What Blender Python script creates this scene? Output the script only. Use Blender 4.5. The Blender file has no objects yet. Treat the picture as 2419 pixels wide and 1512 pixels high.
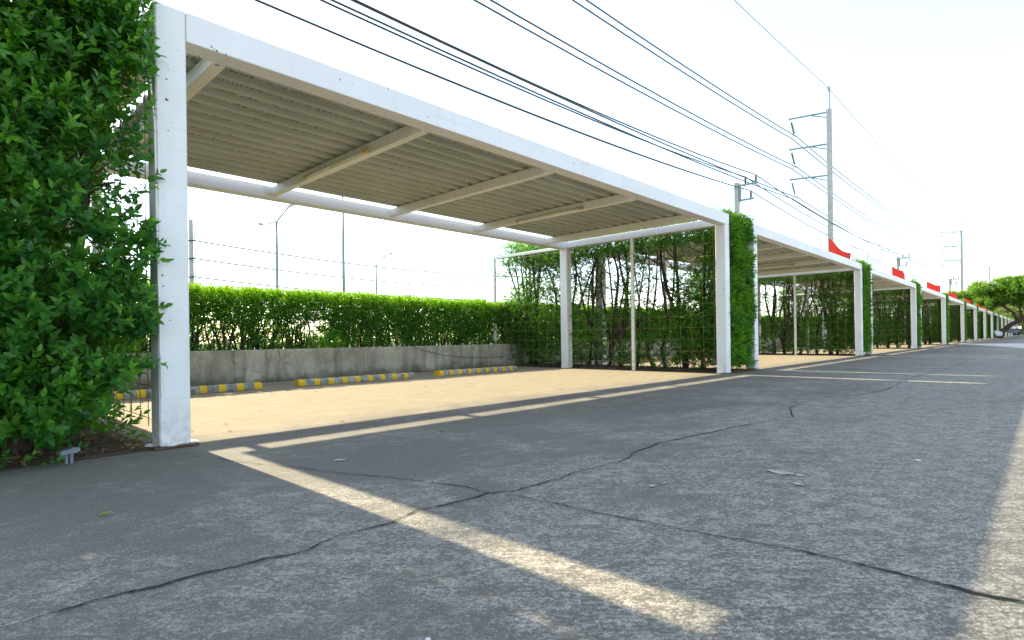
import bpy, math, random
import numpy as np
from mathutils import Vector, Matrix, noise
SC = bpy.context.scene
R = math.radians

# ------------------------------------------------------------------ camera
TH, ROLL = R(43.4), -0.013
cam = bpy.data.cameras.new('camera'); cam.sensor_width = 36; cam.lens = 1330/2418*36
cam.shift_y = 0.0182; cam.clip_start = .05; cam.clip_end = 3000
co = bpy.data.objects.new('camera', cam); SC.collection.objects.link(co)
rv = Vector((math.sin(TH), -math.cos(TH), 0)); up = Vector((0, 0, 1)); fw = Vector((math.cos(TH), math.sin(TH), 0))
cx_ = rv*math.cos(ROLL) + up*math.sin(ROLL)
cy_ = up*math.cos(ROLL) - rv*math.sin(ROLL)
co.matrix_world = Matrix(((cx_.x, cy_.x, -fw.x, 0), (cx_.y, cy_.y, -fw.y, 0), (cx_.z, cy_.z, -fw.z, .62), (0, 0, 0, 1)))
cam.dof.use_dof = True; cam.dof.focus_distance = 6.5; cam.dof.aperture_fstop = 8
SC.camera = co

# ------------------------------------------------------------------ light
SUN_EL = R(35.9); SUN_AZ = R(0.3)
w = bpy.data.worlds.new('World'); SC.world = w; w.use_nodes = True
nt = w.node_tree; bg = nt.nodes['Background']
sky = nt.nodes.new('ShaderNodeTexSky'); sky.sky_type = 'NISHITA'; sky.sun_disc = False
sky.sun_elevation = SUN_EL; sky.sun_rotation = SUN_AZ
sky.air_density = 1.0; sky.dust_density = 0.5; sky.ozone_density = 1.0
hz = nt.nodes.new('ShaderNodeMix'); hz.data_type = 'RGBA'; hz.blend_type = 'ADD'; hz.inputs[0].default_value = 1   # milky tropical haze over the clear sky
hz.inputs[7].default_value = (1.25, 1.2, 1.0, 1)
nt.links.new(sky.outputs[0], hz.inputs[6]); nt.links.new(hz.outputs[2], bg.inputs[0]); bg.inputs[1].default_value = 0.12
sl = bpy.data.lights.new('sun', 'SUN'); sl.energy = 4.7; sl.angle = R(0.53); sl.color = (1, .86, .60)
so = bpy.data.objects.new('sun', sl); SC.collection.objects.link(so)
sd = Vector((math.sin(SUN_AZ)*math.cos(SUN_EL), math.cos(SUN_AZ)*math.cos(SUN_EL), math.sin(SUN_EL)))
so.rotation_euler = sd.to_track_quat('Z', 'Y').to_euler(); so.location = (0, 0, 30)
SC.view_settings.view_transform = 'Standard'; SC.view_settings.look = 'None'
SC.view_settings.exposure = 1.55; SC.view_settings.gamma = 1

# ------------------------------------------------------------------ materials
class NT:
    def __init__(s, name):
        s.m = bpy.data.materials.new(name); s.m.use_nodes = True; s.t = s.m.node_tree
        s.p = s.t.nodes['Principled BSDF']; s.out = s.t.nodes['Material Output']
        s._co = None
    def n(s, typ, **kw):
        nd = s.t.nodes.new(typ)
        for k, v in kw.items(): setattr(nd, k, v)
        return nd
    def set(s, sock, v):
        if isinstance(v, bpy.types.NodeSocket): s.t.links.new(v, sock)
        elif v is not None: sock.default_value = v
    def geo(s):
        if not s._co: s._co = s.n('ShaderNodeNewGeometry').outputs['Position']
        return s._co
    def obj(s): return s.n('ShaderNodeTexCoord').outputs['Object']
    def mapp(s, v, scale=(1, 1, 1), loc=(0, 0, 0), rot=(0, 0, 0)):
        m = s.n('ShaderNodeMapping'); s.set(m.inputs[0], v); m.inputs[1].default_value = loc
        m.inputs[2].default_value = rot; m.inputs[3].default_value = scale; return m.outputs[0]
    def noise(s, v, scale, detail=4, rough=.55, dist=0):
        m = s.n('ShaderNodeTexNoise'); s.set(m.inputs['Vector'], v); m.inputs['Scale'].default_value = scale
        m.inputs['Detail'].default_value = detail; m.inputs['Roughness'].default_value = rough
        m.inputs['Distortion'].default_value = dist; return m.outputs['Fac']
    def voro(s, v, scale, out='Distance', feature='F1'):
        m = s.n('ShaderNodeTexVoronoi', feature=feature); s.set(m.inputs['Vector'], v); m.inputs['Scale'].default_value = scale
        return m.outputs[out]
    def ramp(s, f, a, b, va=0., vb=1.):
        m = s.n('ShaderNodeMapRange'); m.clamp = True; s.set(m.inputs[0], f)
        for i, x in ((1, a), (2, b), (3, va), (4, vb)): m.inputs[i].default_value = x
        return m.outputs[0]
    def math(s, op, a, b=None):
        m = s.n('ShaderNodeMath', operation=op); s.set(m.inputs[0], a)
        if b is not None: s.set(m.inputs[1], b)
        return m.outputs[0]
    def mix(s, f, a, b, blend='MIX'):
        m = s.n('ShaderNodeMix', data_type='RGBA', blend_type=blend); s.set(m.inputs[0], f)
        for i, v in ((6, a), (7, b)):
            if isinstance(v, tuple): v = (*v, 1) if len(v) == 3 else v
            s.set(m.inputs[i], v)
        return m.outputs[2]
    def bump(s, h, strength=.3, dist=.01):
        b = s.n('ShaderNodeBump'); b.inputs['Strength'].default_value = strength; b.inputs['Distance'].default_value = dist
        s.set(b.inputs['Height'], h); s.set(s.p.inputs['Normal'], b.outputs[0]); return s
    def base(s, c, rough=.6, metal=0., spec=.5):
        if isinstance(c, tuple): c = (*c, 1)
        s.set(s.p.inputs['Base Color'], c); s.set(s.p.inputs['Roughness'], rough); s.set(s.p.inputs['Metallic'], metal)
        s.p.inputs['Specular IOR Level'].default_value = spec; return s

def simple(name, c, rough=.6, metal=0., var=.15, scale=6, spec=.5):
    t = NT(name); f = t.noise(t.obj(), scale, 5)
    t.base(t.mix(t.ramp(f, .3, .7), tuple(x*(1-var) for x in c), tuple(min(1, x*(1+var)) for x in c)), rough, metal, spec)
    return t.m

def mat_ground():
    t = NT('weathered_concrete'); g = t.geo()
    big = t.noise(g, .33, 3, .5); mid = t.noise(g, 1.5, 6, .65, .4)
    streak = t.noise(t.mapp(g, (3.2, 11, 1), rot=(0, 0, R(-28))), 1.0, 6, .72, .4)
    fine = t.noise(g, 55, 3, .7); grain = t.noise(g, 170, 2, .6)
    worn = t.math('ADD', t.math('MULTIPLY', mid, .65), t.math('MULTIPLY', streak, .35))
    # the slab nearest the lane is worn paler
    xyz = t.n('ShaderNodeSeparateXYZ'); t.set(xyz.inputs[0], g)
    lane = t.ramp(xyz.outputs[1], 2.8, .5, -.03, .16)
    wr = t.ramp(t.math('ADD', worn, lane), .47, .62)
    rot = t.mapp(g, rot=(0, 0, R(46.6)))
    br = t.noise(t.mapp(rot, (55, 80, 1)), 1, 5, .75); br2 = t.noise(t.mapp(rot, (9, 14, 1)), 1, 9, .86, .2)
    mott = t.math('ADD', t.math('MULTIPLY', br, .5), t.math('MULTIPLY', br2, .5))
    wr2 = t.math('MULTIPLY', t.ramp(wr, 0, 1, .10, 1), t.ramp(mott, .47, .555))
    dark = t.mix(t.ramp(big, .35, .65), (.150, .141, .118), (.205, .194, .162))
    c = t.mix(wr2, dark, (.47, .44, .37))
    c = t.mix(t.ramp(grain, .42, .56, .0, .5), c, (.065, .062, .054))
    sp = t.voro(g, 60); c = t.mix(t.ramp(sp, .20, .10, 0, .55), c, (.36, .35, .33))
    # sunlit tan painted into the parking floor colour under the roofs
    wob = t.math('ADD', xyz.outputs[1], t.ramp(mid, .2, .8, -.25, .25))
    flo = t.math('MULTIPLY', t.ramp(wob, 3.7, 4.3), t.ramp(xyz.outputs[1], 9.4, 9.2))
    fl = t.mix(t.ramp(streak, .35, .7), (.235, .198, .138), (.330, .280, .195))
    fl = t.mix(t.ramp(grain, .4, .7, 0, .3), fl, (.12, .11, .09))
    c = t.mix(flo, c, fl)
    st = t.ramp(t.noise(g, 2.3, 5, .6, 1.2), .64, .74, 0, .35); c = t.mix(st, c, (.06, .06, .058))
    t.base(c, t.ramp(worn, .3, .7, .93, .8), spec=.25)
    h = t.math('ADD', t.math('MULTIPLY', fine, .7), t.math('MULTIPLY', grain, .8))
    t.bump(t.math('ADD', h, mott), .7, .006); return t.m

def mat_paint(name, c=(.76, .77, .78), dirt=.5):
    t = NT(name); g = t.geo()
    n1 = t.noise(g, 1.7, 5, .6); n2 = t.noise(t.mapp(g, (9, 9, .8)), 1, 5, .65)
    col = t.mix(t.ramp(n1, .42, .75, 0, .18*dirt*2), c, tuple(x*.72 for x in c))
    col = t.mix(t.ramp(n2, .58, .78, 0, .3*dirt*2), col, (c[0]*.62, c[1]*.59, c[2]*.52))
    xz = t.n('ShaderNodeSeparateXYZ'); t.set(xz.inputs[0], g)
    foot = t.math('MULTIPLY', t.ramp(xz.outputs[2], .32, .0), t.ramp(t.noise(g, 22, 5, .7), .42, .62, 0, .55))
    col = t.mix(foot, col, (.30, .26, .19))
    seam = t.ramp(t.noise(t.mapp(g, (1.1, 1.1, 22)), 1, 4, .6), .60, .70, 0, .25*dirt*2)
    col = t.mix(seam, col, (c[0]*.7, c[1]*.66, c[2]*.6))
    chips = t.math('MULTIPLY', t.ramp(t.noise(g, 30, 3, .5), .70, .712), t.ramp(t.noise(g, 2.1, 2), .49, .53))
    col = t.mix(chips, col, (.11, .055, .03))
    t.base(col, t.ramp(n1, .3, .7, .38, .55)); t.bump(t.noise(g, 14, 4, .6), .06, .01); return t.m

def mat_wall():
    t = NT('stained_render'); g = t.geo()
    n1 = t.noise(g, 1.6, 6, .65, .5); n2 = t.noise(t.mapp(g, (5, 5, .7)), 1, 6, .7, .3); n3 = t.noise(g, 7, 6, .7, .8)
    c = t.mix(t.ramp(n1, .35, .68), (.27, .255, .205), (.52, .49, .41))
    c = t.mix(t.ramp(n2, .47, .66, 0, .75), c, (.14, .13, .095))
    c = t.mix(t.ramp(n3, .52, .70, 0, .55), c, (.20, .195, .17))
    x = t.n('ShaderNodeSeparateXYZ'); t.set(x.inputs[0], g)
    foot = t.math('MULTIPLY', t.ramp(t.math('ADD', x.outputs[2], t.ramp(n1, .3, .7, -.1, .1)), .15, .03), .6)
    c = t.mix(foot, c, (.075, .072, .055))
    ck = t.voro(t.mapp(g, (1, 1, 1.6)), 1.3, feature='DISTANCE_TO_EDGE')
    c = t.mix(t.math('MULTIPLY', t.ramp(ck, .007, .002), t.ramp(n1, .5, .6)), c, (.05, .05, .045))
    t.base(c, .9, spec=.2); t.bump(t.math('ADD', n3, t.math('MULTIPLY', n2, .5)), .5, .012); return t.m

def mat_sheet():
    t = NT('roof_sheet_metal'); g = t.geo()
    x = t.n('ShaderNodeSeparateXYZ'); t.set(x.inputs[0], g)
    # rows of drip specks along the valleys, one row per corrugation
    fr = t.math('FRACT', t.math('DIVIDE', t.math('ADD', x.outputs[1], -3.93), .19))
    row = t.math('MULTIPLY', t.ramp(fr, .26, .32), t.ramp(fr, .60, .54))
    sp = t.ramp(t.voro(t.mapp(g, (1.9, 1.5, 1)), 26), .52, .40)
    brk = t.ramp(t.noise(t.mapp(g, (1.5, 5, 1)), 1.4, 3), .36, .48)
    s = t.math('MULTIPLY', t.math('MULTIPLY', row, sp), brk)
    n1 = t.noise(g, 1.2, 5, .6); n2 = t.noise(t.mapp(g, (.6, 9, 1)), 1.4, 4)
    c = t.mix(t.ramp(n1, .3, .7), (.37, .395, .345), (.46, .49, .43))
    c = t.mix(t.ramp(n2, .45, .8, 0, .45), c, (.25, .245, .20))
    c = t.mix(t.math('MULTIPLY', row, .12), c, (.12, .11, .09)); c = t.mix(t.math('MULTIPLY', s, .95), c, (.025, .02, .016))
    t.base(c, .5, .0); return t.m

def mat_leaf(name, old, new, trans=.45, rough=.36):
    t = NT(name)
    a = t.n('ShaderNodeAttribute', attribute_name='tone').outputs['Fac']
    c = t.mix(a, old, new)
    c2 = t.mix(a, tuple(min(1, x*1.6) for x in (old[0]*1.6, old[1]*1.25, old[2]*.5)), (new[0]*1.7, new[1]*1.45, new[2]*.5))
    t.base(c, rough, spec=.45)
    tr = t.n('ShaderNodeBsdfTranslucent'); t.set(tr.inputs[0], c2)
    mx = t.n('ShaderNodeMixShader'); mx.inputs[0].default_value = trans
    t.t.links.new(t.p.outputs[0], mx.inputs[1]); t.t.links.new(tr.outputs[0], mx.inputs[2])
    t.t.links.new(mx.outputs[0], t.out.inputs[0]); return t.m

def mat_bark(name='bark', c=(.085, .062, .045)):
    t = NT(name); f = t.noise(t.mapp(t.obj(), (30, 30, 6)), 1, 5, .7)
    t.base(t.mix(t.ramp(f, .3, .7), tuple(x*.5 for x in c), tuple(x*1.7 for x in c)), .9, spec=.2); t.bump(f, .6, .01); return t.m

def mat_soil():
    t = NT('dry_soil'); g = t.geo(); n1 = t.noise(g, 6, 6, .7); n2 = t.noise(g, 60, 4, .7)
    c = t.mix(t.ramp(n1, .35, .65), (.075, .055, .04), (.19, .15, .11)); c = t.mix(t.ramp(n2, .45, .7, 0, .6), c, (.05, .036, .026))
    t.base(c, .95, spec=.15); t.bump(n2, .9, .015); return t.m

def mat_stop():
    t = NT('old_concrete_kerb'); g = t.geo(); n1 = t.noise(g, 9, 6, .7, .5); n2 = t.noise(g, 45, 3)
    c = t.mix(t.ramp(n1, .35, .65), (.16, .16, .15), (.50, .49, .46)); c = t.mix(t.ramp(n2, .5, .7, 0, .3), c, (.05, .05, .045))
    t.base(c, .9, spec=.2); t.bump(n1, .4, .01); return t.m
def mat_yellow():
    t = NT('yellow_kerb_paint'); g = t.geo(); n1 = t.noise(g, 11, 6, .7, .5)
    c = t.mix(t.ramp(n1, .55, .70, 0, .6), (.80, .50, .008), (.42, .30, .07)); t.base(c, .55); return t.m

M = dict(
 ground=mat_ground(), white=mat_paint('white_paint'), rail=mat_paint('chipped_white_paint', (.80, .79, .72), .9), wall=mat_wall(), sheet=mat_sheet(),
 leaf=mat_leaf('ficus_leaf', (.024, .120, .020), (.170, .390, .016), .46),
 leafhi=mat_leaf('ficus_leaf_glossy', (.024, .125, .024), (.150, .400, .034), .40, .32),
 leaftree=mat_leaf('tree_leaf', (.055, .165, .028), (.22, .38, .05), .52, .5),
 farleaf=mat_leaf('far_leaf', (.08, .13, .06), (.15, .21, .09), .45, .6),
 bark=mat_bark(c=(.060, .046, .036)), treebark=mat_bark('tree_bark', (.07, .052, .042)), soil=mat_soil(), stop=mat_stop(), yellow=mat_yellow(),
 rust=simple('rusty_wire', (.26, .165, .10), .8, .1, .5, 12), rustplate=simple('rusty_steel', (.13, .06, .035), .85, .2, .5, 20),
 crack=simple('crack_dark', (.022, .022, .021), 1, 0, .3, 8, .1),  # dark own colour of the crack ribbons
 patch=simple('pale_cement_patch', (.40, .385, .33), .9, 0, .12, 9, .2),
 conc=simple('pole_concrete', (.40, .42, .40), .85, 0, .12, 3, .2), holes=simple('pole_hole', (.08, .08, .08), .9),
 steel=simple('galvanised_steel', (.22, .27, .28), .5, .5, .15, 5), teal=simple('painted_arm_steel', (.20, .30, .31), .5, .3, .12, 5),
 lampsteel=simple('lamp_post_grey', (.22, .27, .26), .5, .3, .12, 5),
 insul=simple('brown_porcelain', (.075, .035, .028), .3, 0, .2, 5), insul2=simple('grey_polymer', (.10, .14, .13), .5, 0, .2, 5),
 cable=simple('cable_black', (.012, .026, .024), .5, 0, .1, 5), cable2=simple('cable_bare', (.05, .07, .07), .5, .3, .1, 5),
 cable3=simple('cable_bare_pale', (.30, .32, .33), .5, .3, .1, 5),
 red=simple('red_flag_cloth', (.72, .025, .010), .75, 0, .08, 4), whiteflag=simple('white_flag_cloth', (.8, .8, .8), .8, 0, .05, 4),
 tube=simple('fluorescent_glass', (.62, .60, .50), .25, 0, .08, 6), cap=simple('yellowed_plastic', (.55, .38, .12), .5, 0, .2, 30),
 glass=simple('lamp_glass', (.55, .6, .62), .2, 0, .05, 5), lens=simple('lamp_lens', (.34, .37, .37), .3, 0, .08, 8),
 carp=simple('white_car_paint', (.78, .80, .82), .22, 0, .03, 2), dark=simple('dark_glass', (.02, .025, .03), .12, 0, .1, 2),
 tyre=simple('tyre_rubber', (.02, .02, .02), .85, 0, .2, 9), bin=simple('dark_bin_plastic', (.02, .03, .045), .6, 0, .2, 3), gbin=simple('green_bin_plastic', (.02, .08, .05), .6, 0, .2, 3),
 metal=simple('cart_metal', (.25, .25, .26), .5, .4, .2, 5), spot=simple('grey_spotlight_plastic', (.17, .20, .23), .55, 0, .15, 14),
 litter=mat_leaf('dead_leaf', (.10, .055, .028), (.30, .19, .09), .15, .8), green1=mat_leaf('fallen_green_leaf', (.20, .42, .04), (.3, .5, .08), .3, .5),
 pebble=simple('pale_pebble', (.55, .55, .52), .8, 0, .2, 5),
)

# ------------------------------------------------------------------ object helpers
COL = SC.collection
class MB:
    def __init__(s): s.v = []; s.f = []; s.mi = []; s.n = 0
    def add(s, v, f, mi=0):
        s.v.extend([tuple(p) for p in v]); s.f.extend([tuple(i+s.n for i in q) for q in f]); s.mi.extend([mi]*len(f)); s.n += len(v); return s
    def box(s, x0, x1, y0, y1, z0, z1, mi=0, bev=0.0):
        if bev > 0:
            b = bev; V = []
            # rounded box: chamfer every edge
            for X, sx in ((x0, 1), (x1, -1)):
                for Y, sy in ((y0, 1), (y1, -1)):
                    for Z, sz in ((z0, 1), (z1, -1)):
                        V += [(X, Y+sy*b, Z+sz*b), (X+sx*b, Y, Z+sz*b), (X+sx*b, Y+sy*b, Z)]
            def i(a, b_, c, k): return ((a*2+b_)*2+c)*3+k
            F = []
            for a in (0, 1): F.append([i(a,0,0,0), i(a,0,1,0), i(a,1,1,0), i(a,1,0,0)][::(1 if a == 0 else -1)])
            for a in (0, 1): F.append([i(0,a,0,1), i(1,a,0,1), i(1,a,1,1), i(0,a,1,1)][::(1 if a == 0 else -1)])
            for a in (0, 1): F.append([i(0,0,a,2), i(0,1,a,2), i(1,1,a,2), i(1,0,a,2)][::(1 if a == 0 else -1)])
            for a in (0, 1):
                for c in (0, 1):
                    F.append([i(a,c,0,0), i(a,c,0,1), i(a,c,1,1), i(a,c,1,0)])
                    F.append([i(a,0,c,0), i(a,0,c,2), i(a,1,c,2), i(a,1,c,0)])
                    F.append([i(0,a,c,1), i(0,a,c,2), i(1,a,c,2), i(1,a,c,1)])
            for a in (0, 1):
                for c in (0, 1):
                    for d in (0, 1): F.append([i(a,c,d,0), i(a,c,d,1), i(a,c,d,2)])
            return s.add(V, F, mi)
        V = [(x, y, z) for x in (x0, x1) for y in (y0, y1) for z in (z0, z1)]
        return s.add(V, [(0,1,3,2), (4,6,7,5), (0,4,5,1), (2,3,7,6), (0,2,6,4), (1,5,7,3)], mi)
    def tube(s, pts, rad, seg=8, mi=0, caps=True):
        pts = [Vector(p) for p in pts]; n = len(pts)
        if not hasattr(rad, '__len__'): rad = [rad]*n
        V = []; up = None
        for k, p in enumerate(pts):
            d = (pts[min(k+1, n-1)]-pts[max(k-1, 0)])
            d = d.normalized() if d.length > 1e-9 else Vector((0, 0, 1))
            if up is None: up = Vector((0, 0, 1)) if abs(d.z) < .9 else Vector((1, 0, 0))
            a = (up - d*up.dot(d)).normalized(); b = d.cross(a); up = a
            for j in range(seg):
                t = 2*math.pi*j/seg; V.append(p+(a*math.cos(t)+b*math.sin(t))*rad[k])
        F = [(k*seg+j, k*seg+(j+1) % seg, (k+1)*seg+(j+1) % seg, (k+1)*seg+j) for k in range(n-1) for j in range(seg)]
        if caps: F += [tuple(range(seg))[::-1], tuple((n-1)*seg+j for j in range(seg))]
        return s.add(V, F, mi)
    def prism(s, poly, axis, a, b, mi=0):
        # polygon in the two other axes extruded along axis from a to b
        def P(u, v, w_): return {'x': (w_, u, v), 'y': (u, w_, v), 'z': (u, v, w_)}[axis]
        n = len(poly); V = [P(u, v, a) for u, v in poly]+[P(u, v, b) for u, v in poly]
        return s.add(V, [tuple(range(n))[::-1], tuple(range(n, 2*n))]+[(i, (i+1) % n, n+(i+1) % n, n+i) for i in range(n)], mi)
    def build(s, name, mats, parent=None, smooth=False, loc=None):
        me = bpy.data.meshes.new(name); me.from_pydata(s.v, [], s.f)
        for m in (mats if isinstance(mats, (list, tuple)) else [mats]): me.materials.append(m)
        if any(s.mi): me.polygons.foreach_set('material_index', s.mi)
        if smooth: me.polygons.foreach_set('use_smooth', [True]*len(me.polygons))
        me.validate(); me.update()
        return link(name, me, parent, loc)
def link(name, me, parent=None, loc=None):
    o = bpy.data.objects.new(name, me); COL.objects.link(o)
    if parent: o.parent = parent
    if loc: o.location = loc
    return o
def tag(o, label=None, cat=None, group=None, kind=None):
    for k, v in (('label', label), ('category', cat), ('group', group), ('kind', kind)):
        if v: o[k] = v
    return o
def thing(name, loc, label, cat, group=None, rz=0):
    o = link(name, None, None, loc); o.rotation_euler.z = rz; o.empty_display_size = .2
    return tag(o, label, cat, group)
def dup(o, parent=None):
    c = o.copy(); COL.objects.link(c); c.parent = parent
    for ch in list(o.children): dup(ch, c)
    return c
ORD = ['first', 'second', 'third', 'fourth', 'fifth', 'sixth', 'seventh', 'eighth', 'ninth', 'tenth', 'eleventh', 'twelfth', 'thirteenth', 'fourteenth', 'fifteenth', 'sixteenth', 'seventeenth', 'eighteenth']

# ------------------------------------------------------------------ foliage helpers
def norm(a): return a/np.maximum(np.linalg.norm(a, axis=1, keepdims=True), 1e-9)
def leaf_mesh(name, base, dirn, nrm, L, W, tone, detail, mat, extra=None):
    n = len(base); dirn = norm(dirn); side = norm(np.cross(dirn, nrm)); nr = norm(np.cross(side, dirn))
    L = L[:, None]; W = W[:, None]
    if detail:
        ts = [(0, 0, 0), (.38, 0, -.02), (.72, 0, -.02), (1, 0, -.10), (.30, .5, .07), (.66, .40, .05), (.30, -.5, .07), (.66, -.40, .05)]
        fs = [(0, 1, 4), (1, 2, 5, 4), (2, 3, 5), (0, 6, 1), (1, 6, 7, 2), (2, 7, 3)]
    else:
        ts = [(0, 0, 0), (.45, .5, .10), (1, 0, -.05), (.45, -.5, .10)]
        fs = [(0, 2, 1), (0, 3, 2)]
    k = len(ts)
    V = np.stack([base + dirn*L*a + side*W*b + nr*L*c for a, b, c in ts], 1).reshape(-1, 3)
    loops = []; sizes = []
    for f in fs: sizes.append(len(f)); loops += list(f)
    loops = np.array(loops); LI = (np.arange(n)[:, None]*k + loops[None]).ravel()
    tot = np.tile(np.array(sizes), n); start = np.concatenate([[0], np.cumsum(tot)[:-1]])
    me = bpy.data.meshes.new(name)
    me.vertices.add(n*k); me.vertices.foreach_set('co', V.astype(np.float32).ravel())
    me.loops.add(len(LI)); me.loops.foreach_set('vertex_index', LI.astype(np.int32))
    me.polygons.add(len(tot)); me.polygons.foreach_set('loop_start', start.astype(np.int32)); me.polygons.foreach_set('loop_total', tot.astype(np.int32))
    me.polygons.foreach_set('use_smooth', np.full(len(tot), bool(detail)))
    at = me.attributes.new('tone', 'FLOAT', 'POINT'); at.data.foreach_set('value', np.repeat(tone, k).astype(np.float32))
    me.materials.append(mat); me.update(calc_edges=True); return me
def sprigs(rng, P, O, m=7, length=.14, L=.06, W=.026, upw=.45, spread=.95, newness=None, jit=.5):
    """P sprig roots, O outward directions -> leaf arrays"""
    n = len(P); d = norm(O + np.array([0, 0, upw]) + rng.normal(0, jit, (n, 3)))
    h = norm(np.cross(d, rng.normal(0, 1, (n, 3)))); h2 = np.cross(d, h)
    B, D, N, LL, WW, T = [], [], [], [], [], []
    sl = length*rng.uniform(.7, 1.3, n)[:, None]
    t0 = rng.uniform(0, 1, n)**2.2*.75 if newness is None else newness
    for k in range(m):
        t = (k+.5)/m; a = k*2.4+rng.uniform(-.4, .4, n)[:, None]+0
        rad = h*np.cos(a)+h2*np.sin(a); th = spread*(1.15-.75*t)
        B.append(P+d*sl*t); D.append(d*math.cos(th)+rad*math.sin(th)+rng.normal(0, .13, (n, 3))-np.array([0, 0, .12]))
        N.append(d*math.sin(th)-rad*math.cos(th)+np.array([0, 0, .35]))
        s = rng.uniform(.7, 1.2, n)*(1.05-.35*max(0, t-.5)*2); LL.append(L*s); WW.append(W*s*rng.uniform(.85, 1.1, n))
        T.append(np.clip(t0+.30*(t-.4)+rng.normal(0, .10, n), 0, 1))
    c = np.concatenate
    return c(B), c(D), c(N), c(LL), c(WW), c(T)
def nz(P, s, seed=0):
    return np.array([noise.noise(Vector((p[0]*s+seed, p[1]*s+seed*.7, p[2]*s-seed))) for p in P])
def cat6(*sets): return [np.concatenate([s[i] for s in sets]) for i in range(6)]

def stem(mb, rng, p, q, r0, r1, bend=.08, seg=5, n=7):
    p = np.array(p, float); q = np.array(q, float); d = np.linalg.norm(q-p); ts = np.linspace(0, 1, n)
    off = rng.normal(0, bend*d*.35, (2, 3)); pts = []
    for t in ts: pts.append(p+(q-p)*t + off[0]*math.sin(math.pi*t)+off[1]*math.sin(2*math.pi*t)*.5)
    mb.tube(pts, [r0+(r1-r0)*t for t in ts], seg, caps=False); return pts
# ================================================================== GROUND
PITCH = 9.3; NB = 16                       # bay pitch and number of bays
def sheet_mesh(name, x0, x1, y0, y1, z, mat): return MB().add([(x0, y0, z), (x1, y0, z), (x1, y1, z), (x0, y1, z)], [(0, 1, 2, 3)]).build(name, mat)
g = sheet_mesh('ground', -400, 900, -500, 800, 0, M['ground']); tag(g, kind='structure')

def ribbon(mb, pts, w0, seed, z=.004, step=.014):
    rng = random.Random(seed); P = []
    for a, b in zip(pts[:-1], pts[1:]):
        a = Vector((*a, 0)); b = Vector((*b, 0)); n = max(2, int((b-a).length/step))
        for k in range(n): P.append(a.lerp(b, k/n))
    P.append(Vector((*pts[-1], 0))); V = []; jit = 0; wv = .8
    for k, p in enumerate(P):
        d = (P[min(k+1, len(P)-1)]-P[max(k-1, 0)]).normalized(); s = Vector((-d.y, d.x, 0))
        jit = jit*.86+rng.uniform(-.0045, .0045); wv = min(1.6, max(.42, wv+rng.uniform(-.22, .22))); ww = w0*wv*rng.uniform(.6, 1.3)
        if rng.random() < .03: ww *= 1.7
        c = p+s*jit; V += [(c.x+s.x*ww, c.y+s.y*ww, z), (c.x-s.x*ww, c.y-s.y*ww, z)]
    mb.add(V, [(2*k, 2*k+2, 2*k+3, 2*k+1) for k in range(len(P)-1)])
j1 = [(-1.5, 1.68), (.14, 1.658), (.29, 1.669), (.42, 1.636), (.54, 1.633), (.78, 1.59), (.9, 1.627), (1.1, 1.617), (1.25, 1.651), (1.44, 1.616), (1.575, 1.615)]
j2 = [(1.575, 1.615), (1.65, 1.571), (1.8, 1.55), (2.07, 1.577), (2.2, 1.56), (2.48, 1.546), (2.62, 1.60), (2.97, 1.631), (3.3, 1.594), (3.74, 1.535), (4.07, 1.491), (4.56, 1.388), (5.07, 1.574), (5.97, 1.605), (6.66, 1.354), (7.3, 1.28), (9.5, 1.35), (13, 1.2), (17, 1.3)]
j3 = [(1.02, 3.38), (1.1, 3.16), (1.2, 2.85), (1.3, 2.62), (1.35, 2.4), (1.46, 2.14), (1.51, 1.97), (1.57, 1.76), (1.575, 1.615)]
j4 = [(1.575, 1.615), (1.608, 1.53), (1.637, 1.34), (1.651, 1.186), (1.649, 1.03), (1.674, .886), (1.7, .723), (1.728, .548), (1.73, .362), (1.732, .203), (1.72, .12), (1.73, .04), (1.71, -1)]
j5 = [(6.4, 1.5), (6.5, .9), (6.42, .2), (6.5, -1)]; j6 = [(11.4, 3.5), (11.35, 2.2), (11.5, .9), (11.4, -1)]
for pts, w0, sd_ in ((j1, .0033, 1), (j2, .0034, 2), (j3, .0026, 3), (j4, .0037, 4), (j5, .003, 5), (j6, .005, 6)):
    m_ = MB(); ribbon(m_, pts, w0, sd_); m_.build('crack', M['crack'], g)
def blob(mb, cx, cy, rx, ry, z, seed, n=22):
    rng = random.Random(seed); ph = [rng.uniform(0, 6.28) for _ in range(4)]
    V = []
    for k in range(n):
        t = 2*math.pi*k/n; r = 1+.25*math.sin(2*t+ph[0])+.2*math.sin(3*t+ph[1])+.12*math.sin(5*t+ph[2])
        V.append((cx+rx*r*math.cos(t), cy+ry*r*math.sin(t), z))
    mb.add(V, [tuple(range(n))])
for k, (x, y, a, b) in enumerate(((2.66, .87, .035, .045), (2.66, .785, .018, .022), (2.5, .745, .018, .02), (2.09, 1.187, .016, .015), (2.16, 1.17, .010, .010), (1.5, 2.66, .03, .02))):
    m_ = MB(); blob(m_, x, y, a, b, .0045, k); m_.build('cement_patch', M['patch'], g)
# pale flat polygon laid on the ground across the lane far down the row
pv = MB().add([(41, 3.7, .004), (41, -14, .004), (26.5, -14, .004), (28.7, .5, .004)], [(3, 2, 1, 0)]).build('pale_ground', simple('pale_ground', (.52, .50, .46), .9, 0, .08, 2, .2)); tag(pv, kind='structure')

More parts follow.
